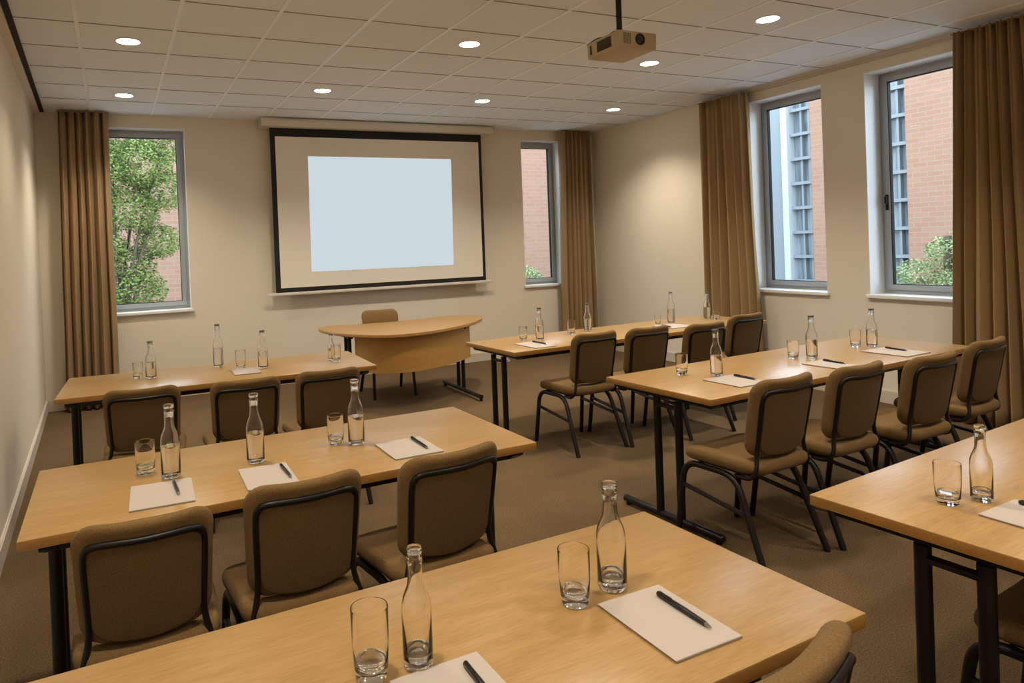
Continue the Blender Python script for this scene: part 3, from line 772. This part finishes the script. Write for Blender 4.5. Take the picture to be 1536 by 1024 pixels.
# the courtyard ground must not cut the room: it lies below the floor slab
struct(obj('ground', bm, M['asphalt'], smooth=False))
GZ = -0.5
def building_right():
    t = empty('brick_building', (14.0, 8.0, GZ))
    def B(name, y0, y1, x0, x1, z0, z1, m):
        bm = BM(); box(bm, x0, x1, y0-8, y1-8, z0, z1); return obj(name, bm, m, t, smooth=False)
    B('brick_wall', -2, 8.68, 0, 3, 0, 5.8, M['brickX']); B('brick_wall', 9.75, 10.80, 0, 3, 0, 5.8, M['brickX'])
    for y0, y1 in ((8.68, 9.75), (10.80, 11.42)):
        g = B('glazing', y0, y1, 0.25, 3, 0, 5.8, M['facade_glass'])
        bm = BM()
        for k in range(10): z = 0.30+k*0.57; box(bm, 0.10, 0.27, y0-8, y1-8, z, z+0.07)
        obj('ledge', bm, M['facade'], g, smooth=False)
        bm = BM()
        for k in range(3 if y1 < 11 else 2):
            y = y0+(k+0.7)*(y1-y0)/3; box(bm, 0.15, 0.27, y-8-0.025, y-8+0.025, 0, 5.8)
        obj('mullion', bm, M['facade'], g, smooth=False)
    B('column', 11.42, 11.58, 0.0, 3, 0, 5.8, M['facade_white']); B('panel', 11.58, 14.5, 0.05, 3, 0, 5.8, M['facade'])
    tag(t, 'brick and glass building seen through the right wall windows', 'building')
building_right()
t = empty('brick_building', (3.0, 16.0, GZ))
bm = BM(); box(bm, -9, 10.9, 0, 4, 0, 6.2); obj('brick_wall', bm, M['brickY'], t, smooth=False)
bm = BM()
for x in (-6.5, -0.2): box(bm, x, x+1.4, -0.03, 0.1, 5.2, 5.9)
obj('window', bm, M['facade_glass'], t, smooth=False)
tag(t, 'brick building seen through the windows beside the screen', 'building')
def foliage(name, base, blobs, n, mat, label, seed, size=0.05, trunk=True):
    rnd = random.Random(seed); t = empty(name, base)
    bm = BM()
    tot = sum(b[3]**2 for b in blobs)
    for bx, by, bz, br in blobs:
        for _ in range(int(n*br*br/tot)):
            d = Vector((rnd.gauss(0, 1), rnd.gauss(0, 1), rnd.gauss(0, 1))).normalized()*br*rnd.uniform(0.35, 1.0)**0.6
            p = Vector((bx, by, bz))+Vector((d.x, d.y, d.z*0.8)); s = size*rnd.uniform(0.6, 1.4)
            u = Vector((rnd.uniform(-1, 1), rnd.uniform(-1, 1), rnd.uniform(-0.7, 0.4))).normalized(); v = u.cross(Vector((rnd.uniform(-1, 1), rnd.uniform(-1, 1), rnd.uniform(-1, 1)))).normalized()
            q = [p-u*s, p+v*s*0.45, p+u*s, p-v*s*0.45]
            bm.faces.new([bm.verts.new(k) for k in q])
    o = obj('leaves', bm, mat, t, smooth=False)
    if trunk:
        bm = BM()
        z = min(b[2] for b in blobs)
        tube(bm, smooth_path([(0, 0, 0), (0.03, 0.02, z*0.6), (0.0, 0, max(b[2] for b in blobs))], 5), 0.06, 8)
        for b in blobs: tube(bm, smooth_path([(0, 0, z*0.5), (b[0]*0.4, b[1]*0.4, (z*0.5+b[2])*0.5), (b[0], b[1], b[2])], 4), 0.022, 6)
        obj('trunk', bm, M['bark'], t)
    tag(t, label, 'tree' if 'tree' in name else 'shrub')
foliage('leafy_tree', (-0.35, 11.6, GZ), [(-0.3, 0, 2.2, 0.55), (0.35, 0.1, 1.55, 0.42), (-0.25, 0, 1.3, 0.5), (-0.1, 0.1, 3.3, 0.55), (0.45, 0, 3.5, 0.5), (0.3, 0, 2.75, 0.42), (0.0, 0.2, 4.0, 0.6), (0.8, 0.1, 3.9, 0.5), (-0.6, 0, 3.0, 0.6), (0.1, 0.3, 0.9, 0.6), (0.7, 0.3, 1.1, 0.3), (0.1, 0.4, 1.9, 0.55), (0.65, 0.3, 2.3, 0.38), (0.75, 0.2, 3.1, 0.45)], 42000, M['leaf'], 'leafy green tree outside the window left of the screen', 2, 0.026)
foliage('round_shrub', (7.10, 12.0, GZ), [(0, 0, 1.3, 0.36), (0.25, 0, 0.9, 0.36), (-0.3, 0, 0.8, 0.34), (0.1, 0, 0.45, 0.4)], 8000, M['leaf_pale'], 'pale green shrub outside the narrow window', 4, 0.026)
foliage('wispy_shrub', (11.6, 6.6, GZ), [(0, 0, 1.65, 0.33), (0.1, -0.45, 1.9, 0.42), (0.0, 0.45, 1.25, 0.38), (0, -0.2, 1.0, 0.5), (0, -0.7, 1.2, 0.5), (0, 0.2, 0.6, 0.55)], 13000, M['leaf_pale'], 'pale green shrub outside the near right wall window', 6, 0.026)

# ------------------------------------------------------------------ world and camera
w = bpy.data.worlds.new('overcast_sky'); S.world = w; w.use_nodes = True
nt = w.node_tree; bg = nt.nodes['Background']
tc = nt.nodes.new('ShaderNodeTexCoord'); sp = nt.nodes.new('ShaderNodeSeparateXYZ'); rp = nt.nodes.new('ShaderNodeValToRGB')
nt.links.new(tc.outputs['Generated'], sp.inputs[0]); nt.links.new(sp.outputs['Z'], rp.inputs['Fac']); nt.links.new(rp.outputs['Color'], bg.inputs['Color'])
rp.color_ramp.elements[0].color = (0.74, 0.82, 0.92, 1); rp.color_ramp.elements[1].color = (0.62, 0.78, 1.0, 1)
bg.inputs['Strength'].default_value = 8.2

yaw, pitch, roll, fpx, cx, cy, zc = 0.42512, -0.01128, 0.03879, 1030.01, 673.03, 380.44, 1.5404
F = Vector((math.sin(yaw)*math.cos(pitch), math.cos(yaw)*math.cos(pitch), math.sin(pitch)))
R0 = Vector((math.cos(yaw), -math.sin(yaw), 0)); U0 = R0.cross(F)
Rr = R0*math.cos(roll)-U0*math.sin(roll); Ur = R0*math.sin(roll)+U0*math.cos(roll)
cd = bpy.data.cameras.new('camera'); cam = bpy.data.objects.new('camera', cd); C.objects.link(cam)
m = Matrix((Rr, Ur, -F)).transposed().to_4x4(); m.translation = Vector((0, 0, zc)); cam.matrix_world = m
cd.sensor_fit = 'HORIZONTAL'; cd.sensor_width = 36.0; cd.lens = fpx/1536*36
cd.shift_x = (768-cx)/1536; cd.shift_y = (cy-512)/1536
cd.clip_start = 0.02; cd.clip_end = 200
S.camera = cam
S.view_settings.view_transform = 'Standard'; S.view_settings.look = 'None'; S.view_settings.gamma = 1; S.view_settings.use_curve_mapping = False
S.view_settings.exposure = 0.0
